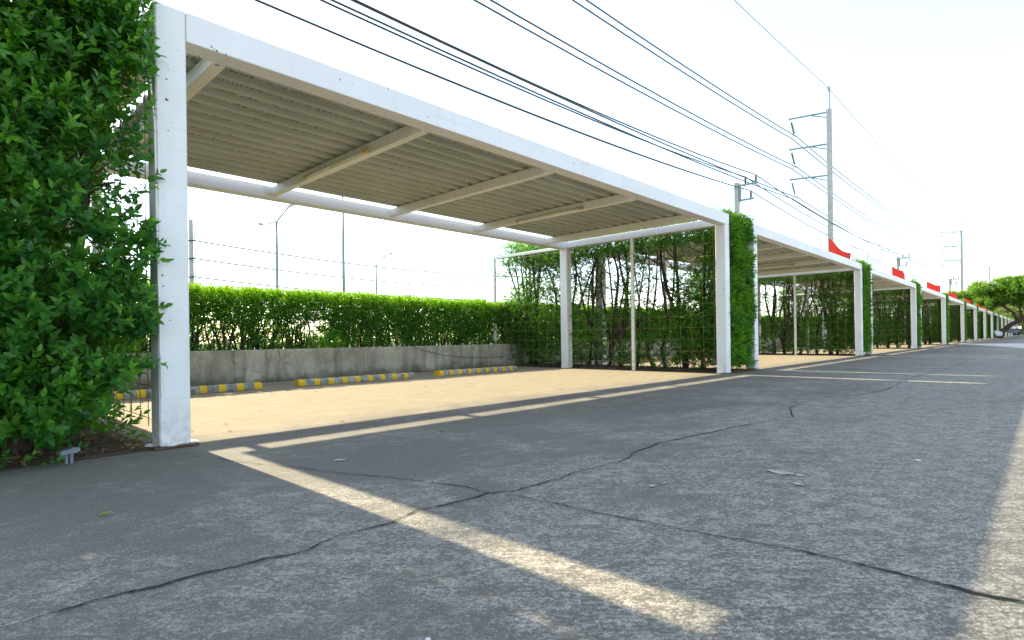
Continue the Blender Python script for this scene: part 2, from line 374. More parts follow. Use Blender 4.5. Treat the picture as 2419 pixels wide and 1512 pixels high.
# soil beds with litter
def soil_bed(x0, x1, y0, y1, seed):
    nx, ny = 22, 90; V = []; F = []
    for i in range(nx+1):
        for j in range(ny+1):
            x = x0+(x1-x0)*i/nx; y = y0+(y1-y0)*j/ny; e = min(i, nx-i, j, ny-j)
            h = .004 if e == 0 else .010+.030*min(1, e/4)*(.55+.45*noise.noise(Vector((x*3+seed, y*3, 0))))+.006*noise.noise(Vector((x*22, y*22, 3)))
            if e == 0 and j == 0: y += .03*noise.noise(Vector((x*4, seed, 1)))
            V.append((x, y, h))
    for i in range(nx):
        for j in range(ny): a = i*(ny+1)+j; F.append((a, a+ny+1, a+ny+2, a+1))
    return MB().add(V, F).build('soil_bed', M['soil'], smooth=True)
sb = soil_bed(-.25, .955, 3.755, 9.0, 1); tag(sb, kind='structure')
sb2 = soil_bed(9.22, 10.40, 3.70, 9.0, 2); tag(sb2, kind='structure')
for k in range(2, NB):
    c = sb2.copy(); COL.objects.link(c); c.location.x = PITCH*(k-1)
# litter on the nearest two beds
def litter(x0, x1, y0, y1, n, seed, L=.05):
    rng = np.random.default_rng(seed); P = np.stack([rng.uniform(x0, x1, n), y0+(y1-y0)*rng.uniform(0, 1, n)**1.6, rng.uniform(.026, .042, n)], 1)
    D = np.stack([rng.normal(0, 1, n), rng.normal(0, 1, n), rng.normal(0, .18, n)], 1); N = np.stack([rng.normal(0, .3, n), rng.normal(0, .3, n), np.ones(n)], 1)
    me = leaf_mesh('leaf_litter', P, D, N, L*rng.uniform(.5, 1.2, n), L*.42*rng.uniform(.6, 1.2, n), rng.uniform(0, 1, n), True, M['litter'])
    return tag(link('leaf_litter', me), kind='stuff')
litter(-.2, .94, 3.76, 5.6, 900, 5); litter(9.2, 10.35, 3.72, 9, 1400, 6)
# dry leaves blown on to the floor and loose pebbles
rng = np.random.default_rng(9)
pts = [(1.5, 4.1), (1.32, 4.35), (1.62, 4.5), (2.2, 3.9), (2.1, 5.1), (4.1, 4.7), (5.3, 4.2), (3.3, 6.4), (2.4, 2.9), (6.3, 5.0), (4.6, 5.9), (1.25, 5.2), (1.1, 4.6)]
P = np.array([(x, y, .008) for x, y in pts]); n = len(P)
me = leaf_mesh('dry_leaf', P, np.stack([rng.normal(0, 1, n), rng.normal(0, 1, n), np.full(n, .1)], 1), np.tile([0, 0, 1.], (n, 1)), np.full(n, .05), np.full(n, .02), rng.uniform(0, 1, n), True, M['litter'])
tag(link('scattered_dry_leaves', me), kind='stuff')
me = leaf_mesh('fallen_leaf', np.array([[.44, 2.48, .006]]), np.array([[.85, -.5, .12]]), np.array([[.2, .1, 1.]]), np.array([.062]), np.array([.017]), np.array([.5]), True, M['green1'])
tag(link('fallen_leaf', me), 'single bright green leaf lying on the shaded grey pavement', 'leaf')
def pebble(x, y, r, lab):
    m_ = MB(); m_.tube([(x, y, .001), (x, y, r*.35), (x, y, r*.7), (x, y, r*.85)], [r*.9, r*1.1, r*.75, r*.2], 7); tag(m_.build('pebble', M['pebble'], smooth=True), lab, 'pebble', 'loose pale pebbles on the pavement')
for k, (x, y, r) in enumerate(((.72, .93, .006), (.66, .90, .004), (3.33, .45, .012), (2.2, .75, .005))):
    pebble(x, y, r, ['small white pebble near the bottom left edge of the picture', 'tiny white pebble beside a larger one near the bottom edge', 'round pale pebble on the right of the open pavement', 'tiny pale pebble right of the long pavement crack'][k])

# ================================================================== CARPORTS
H0, H1 = 2.44, 2.62
YF, YB = 3.75, 7.0
cp = thing('carport', (0, 0, 0), 'x', 'carport', 'white steel carports in one long row')
for (x, y) in ((.97, YF), (9.03, YF), (.97, YB), (9.03, YB)):
    p = MB().box(x, x+.165, y, y+.17, .012, H1 if (x < 2 and y < 5) else H0, bev=.008).build('post', M['white'], cp)
    b_ = MB().box(x-.035, x+.20, y-.035, y+.205, .004, .012); b_.build('base_plate', M['rustplate'], p)
    m_ = MB(); blob(m_, x+.0825, y+.085, .118, .10, .0135, 7); m_.build('plaster_foot', M['white'], p)
# head frame: two long beams run past the posts, end beams butt between them
MB().box(1.137, 9.195, YF, YF+.155, H0, H1, bev=.004).build('beam', M['white'], cp)
MB().box(.97, 9.195, YB, YB+.17, H0-.02, H1-.055, bev=.004).build('beam', M['white'], cp)
for x in (.985, 9.045): MB().box(x, x+.135, YF+.192, YB-.002, H0-.002, H1-.06, bev=.004).build('beam', M['white'], cp)
RX = [1.36, 3.06, 4.81, 6.55, 8.38]
for x in RX: MB().box(x-.012, x+.068, YF+.192, YB-.002, H0+.004, H0+.112, bev=.004).build('rafter', M['rail'], cp)
for x in RX[1::2]:   # steel cleats where the lit rafters meet the back beam
    MB().box(x-.075, x-.071, YB-.06, YB-.004, H0+.02, H0+.10).box(x-.07, x-.002, YB-.012, YB-.004, H0+.02, H0+.10).build('bracket', M['white'], cp)
prof = []; y = 3.93
while y < 6.70:
    prof += [(y, 2.557), (y+.085, 2.557), (y+.105, 2.597), (y+.165, 2.597)]; y += .19
prof.append((6.82, 2.557))
m_ = MB(); V = [(x, yy, zz) for x in (1.265, 3.2, 5.1, 7.0, 8.87) for yy, zz in prof]; n = len(prof)
m_.add(V, [(a*n+k, a*n+k+1, (a+1)*n+k+1, (a+1)*n+k) for a in range(4) for k in range(n-1)])
o = m_.build('roof_sheet', M['sheet'], cp); sm = o.modifiers.new('thickness', 'SOLIDIFY'); sm.thickness = .003; sm.offset = 1
for x in (RX[1], RX[3]):
    lt = MB().box(x-.024, x-.013, 4.76, 6.04, H0+.008, H0+.045).build('tube_light', M['rail'], cp)
    MB().tube([(x-.042, 4.80, H0+.022), (x-.042, 6.0, H0+.022)], .013, 10).build('tube', M['tube'], lt, True)
    MB().box(x-.064, x-.0245, 4.745, 4.80, H0+.0, H0+.045, bev=.008).build('end_cap', M['cap'], lt)
    MB().box(x-.062, x-.0245, 6.0, 6.03, H0+.0, H0+.042, bev=.006).build('end_cap', M['cap'], lt)
cps = [cp]
for k in range(1, NB): c = dup(cp); c.location.x = PITCH*k; cps.append(c)
cps[0]['label'] = 'nearest white steel carport, large in the foreground, with corrugated roof and two tube lights'
for k in range(1, NB): cps[k]['label'] = f'{ORD[k]} white steel carport counted from the camera, between hedge screens {ORD[k-1]} and {ORD[k]}'

# ================================================================== TALL HEDGES IN THE GAPS
def tall_foliage(seed, dens=1.0, front=True, L=.058):
    rng = np.random.default_rng(seed); sets = []
    W_ = 1.0; x0, x1, y0, y1 = -.08, 1.00, 3.84, 9.08
    def clump(P, s, thr, sd): return P[nz(P, s, sd) > thr]
    def out(P):
        O = np.zeros_like(P); O[:, 0] = np.where(P[:, 0] > (x0+x1)/2, 1, -1)*.9; return O
    # dense crown on top
    n = int(4200*dens); P = np.stack([rng.uniform(x0+.03, x1+.02, n), rng.uniform(y0, y1, n), 2.20+.53*rng.uniform(0, 1, n)**.8], 1)
    P[:, 2] += .05*nz(P*[1, 1, 0], 1.7, seed)
    O = out(P)*.35; O[:, 2] = .9; nw = np.clip((P[:, 2]-2.45)/.3, 0, 1)*.65+rng.uniform(0, .3, n)
    sets.append(sprigs(rng, P, O, 7, .12, L, L*.42, newness=nw))
    # front end
    if front:
        n = int(4600*dens); P = np.stack([rng.uniform(.0, x1, n), y0-.04+.34*rng.uniform(0, 1, n)**1.7, .10+2.55*rng.uniform(0, 1, n)], 1)
        P = P[nz(P, 2.2, seed+3) > -.45]; P[:, 1] += .10*np.clip(nz(P, 3.2, seed+9), -1, 1)
        O = out(P)*.5*(np.abs(P[:, :1]-.53) > .3); O[:, 1] = -1
        sets.append(sprigs(rng, P, O, 7, .10, L*1.05, L*.42, upw=.6, newness=rng.uniform(0, 1, len(P))**1.8*.7+.08+.25*nz(P, 3, seed), jit=.45))
    # patchy low growth and hanging clumps on both faces
    n = int(5600*dens); P = np.stack([rng.uniform(x0, x1, n), rng.uniform(y0+.2, y1, n), .08+1.1*rng.uniform(0, 1, n)**1.15], 1)
    P = clump(P, 2.1, -.06, seed+5); sets.append(sprigs(rng, P, out(P), 7, .12, L, L*.42))
    n = int(6500*dens); P = np.stack([rng.uniform(x0, x1, n), rng.uniform(y0+.2, y1, n), rng.uniform(.9, 2.4, n)], 1)
    P = clump(P, 1.9, .24, seed+7); sets.append(sprigs(rng, P, out(P), 6, .11, L*.95, L*.40))
    n = int(2200*dens); P = np.stack([rng.uniform(x0, x1, n), y0+.2+1.1*rng.uniform(0, 1, n)**1.5, rng.uniform(.3, 2.4, n)], 1)
    P = clump(P, 2, -.05, seed+8); sets.append(sprigs(rng, P, out(P), 6, .11, L, L*.42))
    n = int(3600*dens); P = np.stack([rng.uniform(x0, x1, n), y1-2.0*rng.uniform(0, 1, n)**1.3, rng.uniform(.3, 2.5, n)], 1)
    P = clump(P, 2, -.12, seed+11); sets.append(sprigs(rng, P, out(P), 6, .11, L, L*.42))
    a = cat6(*sets); return leaf_mesh('foliage', *a, False, M['leaf'])
def trunks(seed, ntr=15):
    rng = np.random.default_rng(seed); out = []
    for k in range(ntr):
        mb = MB(); y = 4.05+(4.9)*k/(ntr-1)+rng.uniform(-.12, .12); x = rng.uniform(.35, .7)
        r = rng.uniform(.028, .050)*(1.25 if y < 5 else 1)
        b = np.array([x, y, .02]); fork = b+[rng.uniform(-.05, .05), rng.uniform(-.1, .1), rng.uniform(.18, .8)]
        stem(mb, rng, b, fork, r*1.15, r, .06, 7)
        for j in range(rng.integers(2, 4)):
            tip = fork+np.array([rng.uniform(-.35, .35), rng.normal(0, .30), 0]); tip[2] = rng.uniform(2.25, 2.5); tip[0] = min(max(tip[0], .1), .96); tip[1] = min(max(tip[1], 3.85), 9.0)
            P = stem(mb, rng, fork, tip, r*.8, r*.34, .10, 6, 10)
            for q in range(9):
                i = rng.integers(2, 9); p = np.array(P[i]); e = p+np.array([rng.uniform(-.3, .3), rng.normal(0, .28), rng.uniform(.1, .42)]); e[0] = min(max(e[0], .03), 1.02); e[2] = min(e[2], 2.55)
                T = stem(mb, rng, p, e, r*.28, .004, .14, 4, 5)
                for _ in range(2):
                    p2 = np.array(T[rng.integers(1, 4)]); stem(mb, rng, p2, p2+rng.normal(0, .11, 3)+[0, 0, .06], .004, .002, .1, 3, 3)
        for q in range(4):
            p = b+(fork-b)*rng.uniform(.2, 1); stem(mb, rng, p, p+np.array([rng.uniform(-.35, .35), rng.normal(0, .3), rng.uniform(.15, .5)]), r*.35, .004, .12, 4, 5)
        out.append(mb)
    return out
def hedge(loc, fol, tr, label):
    h = thing('tall_hedge', loc, label, 'hedge', 'tall leafy hedge screens between the carports')
    link('foliage', fol, h)
    for m in tr: link('trunk', m, h)
    return h
tr_me = [[m.build('trunk', M['bark'], smooth=True) for m in trunks(s)] for s in (11, 23)]
trm = []
for grp in tr_me:
    trm.append([o.data for o in grp])
    for o in grp: bpy.data.objects.remove(o)
fol = [tall_foliage(3), tall_foliage(17), tall_foliage(31, .9)]
for k in range(1, NB):
    hedge((9.23+PITCH*(k-1), 0, 0), fol[k % 3], trm[k % 2], f'tall leafy hedge screen between the {ORD[k-1]} and {ORD[k]} carports counted from the camera')
# the near hedge: big sprigs on its street face
def near_hedge():
    rng = np.random.default_rng(77); sets = []
    h = thing('tall_hedge', (-.10, 0, 0), 'large dense green hedge filling the left edge, left of the nearest post', 'hedge', 'tall leafy hedge screens between the carports')
    link('foliage', tall_foliage(55, 1.5, False, .062), h)
    def ok(P):
        X = P[:, 0]-.10; Z = P[:, 2]; n1 = nz(P, 2.6, 4); n2 = nz(P, 6, 9)
        keep = n1+.5*n2 > -.42
        hole = 1.1*np.exp(-(((X-.72)/.22)**2+((Z-1.42)/.42)**2))            # thin area by the post
        hole += .75*np.exp(-(((X-.50)/.20)**2+((Z-1.05)/.13)**2))
        hole += .5*np.exp(-(((X-.62)/.1)**2+((Z-2.05)/.16)**2))
        keep &= rng.uniform(0, 1, len(P)) > hole*.80
        keep &= ~((X > .52+.9*np.clip(Z-.06, 0, 1)) & (Z < .48))         # undercut at the foot
        keep &= ~((X < .52) & (Z < .13))
        keep &= (nz(P, 4.2, 40) > -.30) | (rng.uniform(0, 1, len(P)) < .35)
        return keep
    def layer(n, ya, yb, m, L, W, ln, o=-1.0, jit=.5):
        P = np.stack([rng.uniform(-.06, 1.0, n), rng.uniform(ya, yb, n), rng.uniform(.07, 2.80, n)], 1)
        P[:, 1] -= .11*nz(P, 1.5, 2)+.05*nz(P, 5, 7)+.06*(P[:, 2] < .9); P = P[ok(P)]
        O = np.zeros_like(P); O[:, 1] = o; O[:, 0] = np.where(P[:, 0] > .9, .5, 0)
        nw = np.clip(rng.uniform(0, 1, len(P))**3*.75+.25*nz(P, 2.2, 30)+.10, 0, 1)
        return sprigs(rng, P, O, m, ln, L, W, upw=.75, newness=nw, spread=1.0, jit=jit)
    sets += [layer(1500, 3.69, 3.82, 8, .066, .033, .12), layer(1700, 3.82, 4.02, 8, .064, .031, .12), layer(1500, 4.02, 4.5, 8, .062, .030, .12)]
    # a few shoots that reach past the post and low sprays on the soil
    P = np.array([(1.06, 3.70, z) for z in (2.52, 2.30, 1.93, 1.30, 1.10, .52)]+[(.62, 3.72, .05), (.57, 3.70, .08), (.90, 3.9, .22), (.95, 3.92, .12), (.70, 3.76, .11), (.3, 3.7, .03), (.35, 3.72, .04), (.44, 3.68, .03), (.54, 3.66, .02)])
    P[:6, 0] += rng.uniform(-.06, -.02, 6); O = np.zeros_like(P); O[:, 0] = .5; O[:, 1] = -.5
    sets.append(sprigs(rng, P, O, 6, .09, .055, .025, upw=.5, newness=rng.uniform(.1, .7, len(P))))
    a = cat6(*sets); link('foliage', leaf_mesh('foliage', *a, True, M['leafhi']), h)
    for k, m in enumerate(trunks(101, 9)):
        o = m.build('trunk', M['bark'], h, True)
    # short twigs that carry the outer leaves
    mb = MB()
    for _ in range(150):
        p = np.array([rng.uniform(.2, .90), rng.uniform(3.9, 4.3), rng.uniform(.4, 2.5)]); stem(mb, rng, p, p+[min(.08, rng.normal(0, .16)), rng.uniform(-.35, -.1), rng.uniform(0, .2)], .006, .002, .15, 4, 5)
    mb.build('twigs', M['bark'], h, True)
near_hedge()

# ================================================================== TRELLIS FRAMES BESIDE THE HEDGES
def wire_panel(mb, x, y0, y1, z0, z1, step=.2, r=.0025):
    rr = random.Random(int(x*100)); y = y0
    while y < y1:
        mb.tube([(x+rr.uniform(-.006, .006), y+rr.uniform(-.012, .012), z0-rr.uniform(0, .06)), (x+rr.uniform(-.01, .01), y, (z0+z1)/2), (x, y+rr.uniform(-.01, .01), z1)], r, 4, caps=False); y += step
    z = z0+.03
    while z < z1:
        n = 7; mb.tube([(x+.006+rr.uniform(-.006, .006), y0+(y1-y0)*i/n, z+rr.uniform(-.007, .007)) for i in range(n+1)], r, 4, caps=False); z += .2
tre = thing('trellis_frame', (9.3, 0, 0), '', 'trellis', 'white pipe trellis frames with rusty wire mesh')
for x in (-.22, 1.0):
    for y in (5.48, 9.08): MB().box(x-.028, x+.028, y, y+.055, .004, 2.44 if y < 7 else 2.43, bev=.006).build('pipe_post', M['rail'], tre)
    MB().box(x-.028, x+.028, 7.13, 9.135, 2.431, 2.49, bev=.006).build('top_rail', M['rail'], tre)
    m_ = MB(); wire_panel(m_, x-.034, 3.95, 9.05, .14, 2.43); m_.build('wire_mesh', M['rust'], tre)
tres = [tre]
for k in range(1, NB-1): c = dup(tre); c.location.x = 9.3+PITCH*k; tres.append(c)
for k, t_ in enumerate(tres): t_['label'] = f'white pipe trellis with rusty wire mesh holding the hedge between the {ORD[k]} and {ORD[k+1]} carports'
t0 = dup(tre); t0.location.x = 0; t0['label'] = 'wire mesh and white pipe trellis inside the large hedge left of the nearest post'
MB().tube([(.978, 3.735, .30), (.965, 3.73, 1.2), (.958, 3.73, 1.9), (.90, 3.73, 2.6)], .005, 6).build('stake', M['rail'], t0)

# ================================================================== WALL, LOW HEDGE, WHEEL STOPS
wl = thing('retaining_wall', (0, 0, 0), 'low stained grey concrete wall behind the parking bays', 'wall')
for k in range(-1, NB):
    a = -.3+PITCH*k if k > 0 else -1.5 + (PITCH*k if k < 0 else 0)
    b = -.3+PITCH*(k+1)-.006
    MB().box(a, b, 8.75, 8.92, .0, .50+.0, bev=.012).build('wall_section', M['wall'], wl)
def low_hedge_mesh(seed, n=21000):
    rng = np.random.default_rng(seed); sets = []
    def mk(P, O, nw): return sprigs(rng, P, O, 6, .10, .056, .024, newness=nw, jit=.45)
    m1 = int(n*.42); P = np.stack([rng.uniform(0, PITCH, m1), rng.uniform(8.90, 9.95, m1), 1.22+.17*rng.uniform(0, 1, m1)**.5], 1)
    Q = P*[1, 1, 0]; P[:, 2] += .05*nz(Q, 1.2, seed)
    O = np.tile([0, -.1, 1.], (m1, 1)); sets.append(mk(P, O, np.clip((P[:, 2]-1.15)/.2, 0, 1)*.6+rng.uniform(.1, .45, m1)))
    m2 = int(n*.50); z = .42+.85*rng.uniform(0, 1, m2)**.75; P = np.stack([rng.uniform(0, PITCH, m2), 8.99+.45*rng.uniform(0, 1, m2)**1.6, z], 1)
    th = np.where(z > .95, -.8, -.34+.20*(z < .75)); keep = nz(P, 1.9, seed+4)+.4*nz(P, 5, seed+6) > th; P = P[keep]
    P[:, 1] += .15*nz(P, 2.4, seed+21)+.06*nz(P, 6, seed); O = np.tile([0, -1., .2], (len(P), 1)); sets.append(mk(P, O, np.clip((P[:, 2]-.95)/.4, 0, 1)*.4+rng.uniform(0, .35, len(P))))
    m3 = int(n*.40); P = np.stack([rng.uniform(0, PITCH, m3), rng.uniform(9.6, 10.0, m3), rng.uniform(.45, 1.25, m3)], 1); P = P[nz(P, 1.6, seed+8) > -.42]
    sets.append(mk(P, np.tile([0, 1., .2], (len(P), 1)), rng.uniform(0, .5, len(P))))
    return leaf_mesh('foliage', *cat6(*sets), False, M['leaf'])
lh = thing('low_hedge', (0, 0, 0), 'long clipped low hedge with bright yellow green top behind the concrete wall', 'hedge')
def low_stems(seed):
    rng = np.random.default_rng(seed); mb = MB()
    for k in range(46):
        x = PITCH*(k+.5)/46+rng.uniform(-.12, .12); y = rng.uniform(9.2, 9.6)
        for j in range(5): stem(mb, rng, (x, y, .0), (x+rng.normal(0, .25), y+rng.uniform(-.2, .3), rng.uniform(1.0, 1.25)), rng.uniform(.018, .034), .006, .12, 5, 7)
    return mb
lf = [low_hedge_mesh(5), low_hedge_mesh(8), low_hedge_mesh(13)]; ls = low_stems(4).build('stems', M['bark'], lh, True); ls.location.x = -.6
for k in range(NB):
    o = link('foliage', lf[k % 3], lh, (-.6+PITCH*k, 0, 0))
    if k: o = link('stems', ls.data, lh, (-.6+PITCH*k, 0, 0))

def wheel_stop(x0, x1, nb, flip=0):
    """concrete stop with alternating bare and yellow painted segments"""
    mb = MB(); n = nb*2-1+ (1 if nb == 9 else 0); w_ = (x1-x0)/n
    pr = [(0, .004), (-.010, .045), (.008, .082), (.028, .090), (.11, .090), (.135, .08), (.15, .004)]
    for k in range(n):
        yel = (k+flip) % 2 == 0; e0 = .12*w_*(1 if yel else -1); a, b = x0+k*w_+(e0 if k else 0), x0+(k+1)*w_-(e0 if k < n-1 else 0)
        mb.prism([(7.44+u, v) for u, v in pr], 'x', a+.0005, b-.0005, (k+(flip)) % 2 == 0)
    return mb
ws_pos = [(1.15, 3.10), (3.60, 5.55), (6.07, 8.0)]
wsm = []
for a, b in ws_pos:
    o = wheel_stop(0, b-a, 9, a < 2).build('wheel_stop', [M['stop'], M['yellow']]); wsm.append(o.data); bpy.data.objects.remove(o)
pos3 = ['left', 'middle', 'right']
for k in range(NB-4):
    for j, (a, b) in enumerate(ws_pos):
        o = link('wheel_stop', wsm[j], None, (a+PITCH*k, 0, 0))
        tag(o, f'yellow and grey striped wheel stop, {pos3[j]} one of three under the {ORD[k] if k else "nearest"} carport', 'wheel stop', 'striped concrete wheel stops')
# loose cable sagging across hedge and wall
MB().tube([(4.9, 8.86, 1.2), (5.3, 8.72, 1.0), (5.75, 8.71, .78), (6.2, 8.71, .60), (6.7, 8.715, .42), (7.2, 8.71, .31), (7.9, 8.7, .24), (8.8, 8.69, .22), (9.3, 8.5, .3)], .0045, 5).build('loose_cable', M['cable'])
tag(bpy.data.objects['loose_cable'], 'thin black cable sagging down from the low hedge across the stained wall', 'cable')

# ground spotlight in the near bed
sp = thing('garden_spotlight', (.54, 3.70, .0), 'small dark grey garden spotlight on a stake at the foot of the large left hedge', 'spotlight', rz=R(8))
MB().prism([(-.016, .0), (-.006, .0), (-.004, .045), (-.016, .05)], 'y', -.01, .01).prism([(.004, .0), (.016, .0), (.018, .05), (.002, .05)], 'y', -.01, .01).build('stake', M['spot'], sp)
MB().prism([(-.040, .050), (.026, .054), (.042, .066), (.040, .078), (.015, .083), (-.038, .070), (-.045, .060)], 'y', -.030, .030).build('lamp_head', M['spot'], sp)
# ================================================================== FLAGS
def flag(loc, label, mat, seed, w_=1.15, h_=.55, droop=.30, pole_m=None):
    t = thing('flag', loc, label, 'flag', 'flags on thin staffs above the carport roofs')
    MB().tube([(0, 0, 0), (0, 0, .76)], .011, 6).build('staff', pole_m or M['lampsteel'], t)
    t.rotation_euler.z = R(-38 if seed == 0 else -58+7*math.sin(seed*2.3))
    rr = random.Random(seed); ph = rr.uniform(0, 6); nx, nz_ = 16, 8; V = []; F = []
    for i in range(nx+1):
        for j in range(nz_+1):
            u = i/nx; v = j/nz_; x = .008+w_*u*.96; yy = .06*math.sin(u*7+ph+v)*u; yy *= 1.6; z = .75-h_*v*(1-.35*u)-droop*u**1.15*(1.0+.16*math.sin(5*u+ph))+.02*math.sin(9*u+3*v+ph)*u
            V.append((x, yy, z))
    for i in range(nx):
        for j in range(nz_): a = i*(nz_+1)+j; F.append((a, a+nz_+1, a+nz_+2, a+1))
    o = MB().add(V, F).build('cloth', mat, t, True); s_ = o.modifiers.new('thickness', 'SOLIDIFY'); s_.thickness = .004
    return t
for k in range(7):
    flag((18.09+PITCH*k, 4.5, 2.64-.02*k), f'red flag flying above the far end of the {ORD[k+1]} carport roof', M['red'], k, .70 if k == 0 else (.60, .55, .64)[k % 3], .55 if k < 3 else .36, .50 if k == 0 else .27+.07*(k % 2)+.02*k)
for k in range(2):
    flag((23.0+PITCH*k, 4.5, 2.68), f'faint white flag above the {ORD[k+2]} carport roof', M['whiteflag'], 20+k, .5, .3, .2)

# ================================================================== POWER LINES
def arc(a, b, sag, n=18):
    a = Vector(a); b = Vector(b); return [a.lerp(b, i/n)-Vector((0, 0, sag*4*(i/n)*(1-i/n))) for i in range(n+1)]
TALL = [(-26.0, 13.4), (50.77, 12.47), (127.56, 10.55), (204.67, 10.87), (281, 11.0)]
SMALL = [(-13.2, 14.3), (34.74, 13.66), (82.72, 12.98), (122.7, 11.79), (165, 11.5), (207, 11.4)]
def tall_pole(x, y, label):
    t = thing('transmission_pole', (x, y, 0), label, 'power pole', 'tall concrete transmission poles behind the carports')
    mb = MB(); mb.prism([(-.25, 0), (.25, 0), (.16, 18.8), (-.16, 18.8)], 'y', -.16, .16, 0)
    p = mb.build('pole', M['conc'], t)
    hh = MB()
    for z in range(8, 19):
        for dz in (0, .45): hh.box(-.03, .03, -.166, -.158, z+dz-.03, z+dz+.03)
    hh.build('bolt_holes', M['holes'], p)
    MB().box(.16, .22, -.03, .03, 18.1, 20.75).build('lightning_mast', M['steel'], t)
    MB().tube([(-.45, 0, 20.5), (.16, 0, 20.2)], .03, 5).build('wire_clamp', M['cable'], t)
    for z in (18.60, 16.03, 13.50):
        a = MB(); a.tube([(-.02, .16, z), (-.02, 3.05, z+.22)], .075, 6); ar = a.build('cross_arm', M['teal'], t)
        MB().tube([(-.02, .16, z-.42), (-.02, 1.4, z+.06)], .045, 5).build('brace', M['teal'], ar)
        P = [(-.02, 3.0, z+.18), (.10, 2.9, z-.02)]; mb = MB(); mb.tube(P, .02, 5)
        for i in range(26):
            q = .04+.9*i/26; c = Vector((.10, 2.9, z-.02)).lerp(Vector((.32, 2.72, z-1.12)), q); d = Vector((.22, -.18, -1.1)).normalized()*.012
            mb.tube([c-d, c+d], [.11 if i % 2 else .06]*2, 8)
        mb.build('insulator_string', M['insul2'], ar, True)
        MB().tube([(.32, 2.5, z-1.32), (.32, 2.62, z-1.18), (.32, 2.72, z-1.12), (.32, 2.82, z-1.18), (.32, 2.94, z-1.32)], .025, 5).build('yoke', M['steel'], ar)
    return t
names_t = ['', 'tall concrete transmission pole with three arms rising behind the second carport', 'second tall transmission pole, above the far carports left of the tree', 'smallest distant transmission pole rising just above the tree', '']
for i in (1, 2, 3): tall_pole(*TALL[i], names_t[i])
def small_pole(x, y, label):
    t = thing('utility_pole', (x, y, 0), label, 'power pole', 'short concrete utility poles behind the carports')
    p = MB().prism([(-.15, 0), (.15, 0), (.12, 10.0), (-.12, 10.0)], 'y', -.12, .12).build('pole', M['conc'], t)
    hh = MB()
    for i in range(9): hh.box(-.13, -.118, -.012, .012, 9.75-.22*i, 9.79-.22*i)
    for i in range(9): hh.box(-.012, .012, -.127, -.118, 9.75-.22*i, 9.79-.22*i)
    hh.build('bolt_holes', M['holes'], p)
    b = MB(); b.box(-.05, .05, -.24, -.125, 8.82, 9.88); br = b.build('bracket', M['teal'], t)
    MB().box(-.04, .04, -1.30, -.242, 9.75, 9.86).build('cross_arm', M['teal'], br)
    MB().box(-.04, .04, -1.00, -.242, 8.84, 8.95).build('cross_arm', M['teal'], br)
    MB().tube([(0, -.24, 9.40), (0, -.50, 9.76)], .018, 5).build('brace', M['teal'], br)
    MB().tube([(0, -.24, 9.35), (0, -.50, 8.94)], .018, 5).build('brace', M['teal'], br)
    for (yy, z0) in ((-1.14, 9.86), (-.52, 9.86), (-.84, 8.95)):
        mb = MB(); mb.tube([(0, yy, z0-.18), (0, yy, z0+.05)], .012, 5); mb.tube([(0, yy, z0), (0, yy, z0+.07)], .05, 10)
        pts = []; rad = []
        for i in range(9): pts.append((0, yy, z0+.07+.036*i)); rad.append(.075 if i % 2 == 0 else .05)
        mb.tube(pts, rad, 10); pts = [(0, yy, z0+.36), (0, yy, z0+.41)]; mb.tube(pts, .03, 6)
        mb.build('insulator', M['insul'], t, True)
    MB().tube([(-.5, 0, 9.55), (-.12, 0, 9.75)], .018, 5).build('wire_clamp', M['cable'], t)
    return t
names_s = ['', 'nearest short utility pole, above the hedge between first and second carports', 'second short utility pole behind the third and fourth carport roofs', 'third short utility pole, small, beside the second tall transmission pole', 'fourth short utility pole in the far distance']
for i in (1, 2, 3, 4): small_pole(*SMALL[i], names_s[i])
def line(posts, off, sag, r, mat, label, jig=None):
    mb = MB()
    P = []
    for a, b in zip(posts[:-1], posts[1:]):
        s = arc((a[0]+off[0], a[1]+off[1], off[2]), (b[0]+off[0], b[1]+off[1], off[2]), sag); P += s if not P else s[1:]
    mb.tube(P, r, 5, caps=False); return tag(mb.build('power_cable', mat, None, True), label, 'cable', 'overhead power cables')
for yy, z0, r_, nm in ((-1.14, 10.28, .030, 'upper outer'), (-.52, 10.28, .030, 'upper inner'), (-.84, 9.37, .030, 'lower')):
    line(SMALL, (0, yy, z0), .86, r_, M['cable'], f'thick black overhead cable resting on the {nm} insulators of the short poles')
line(SMALL, (-.5, 0, 9.75), .72, .014, M['cable2'], 'hair thin cable lowest of those on the short poles')
for z, nm in ((18.60, 'top'), (16.03, 'middle'), (13.50, 'lowest')):
    for yy, sd_ in ((2.50, 'front'), (2.94, 'rear')):
        line(TALL, (.32, yy, z-1.34), 1.0, .038, M['cable2'], f'{sd_} cable of the {nm} pair hanging from the tall transmission poles')
line(TALL, (-.45, 0, 20.5), 1.0, .024, M['cable3'], 'pale thin topmost ground wire strung between tips of the tall transmission poles')

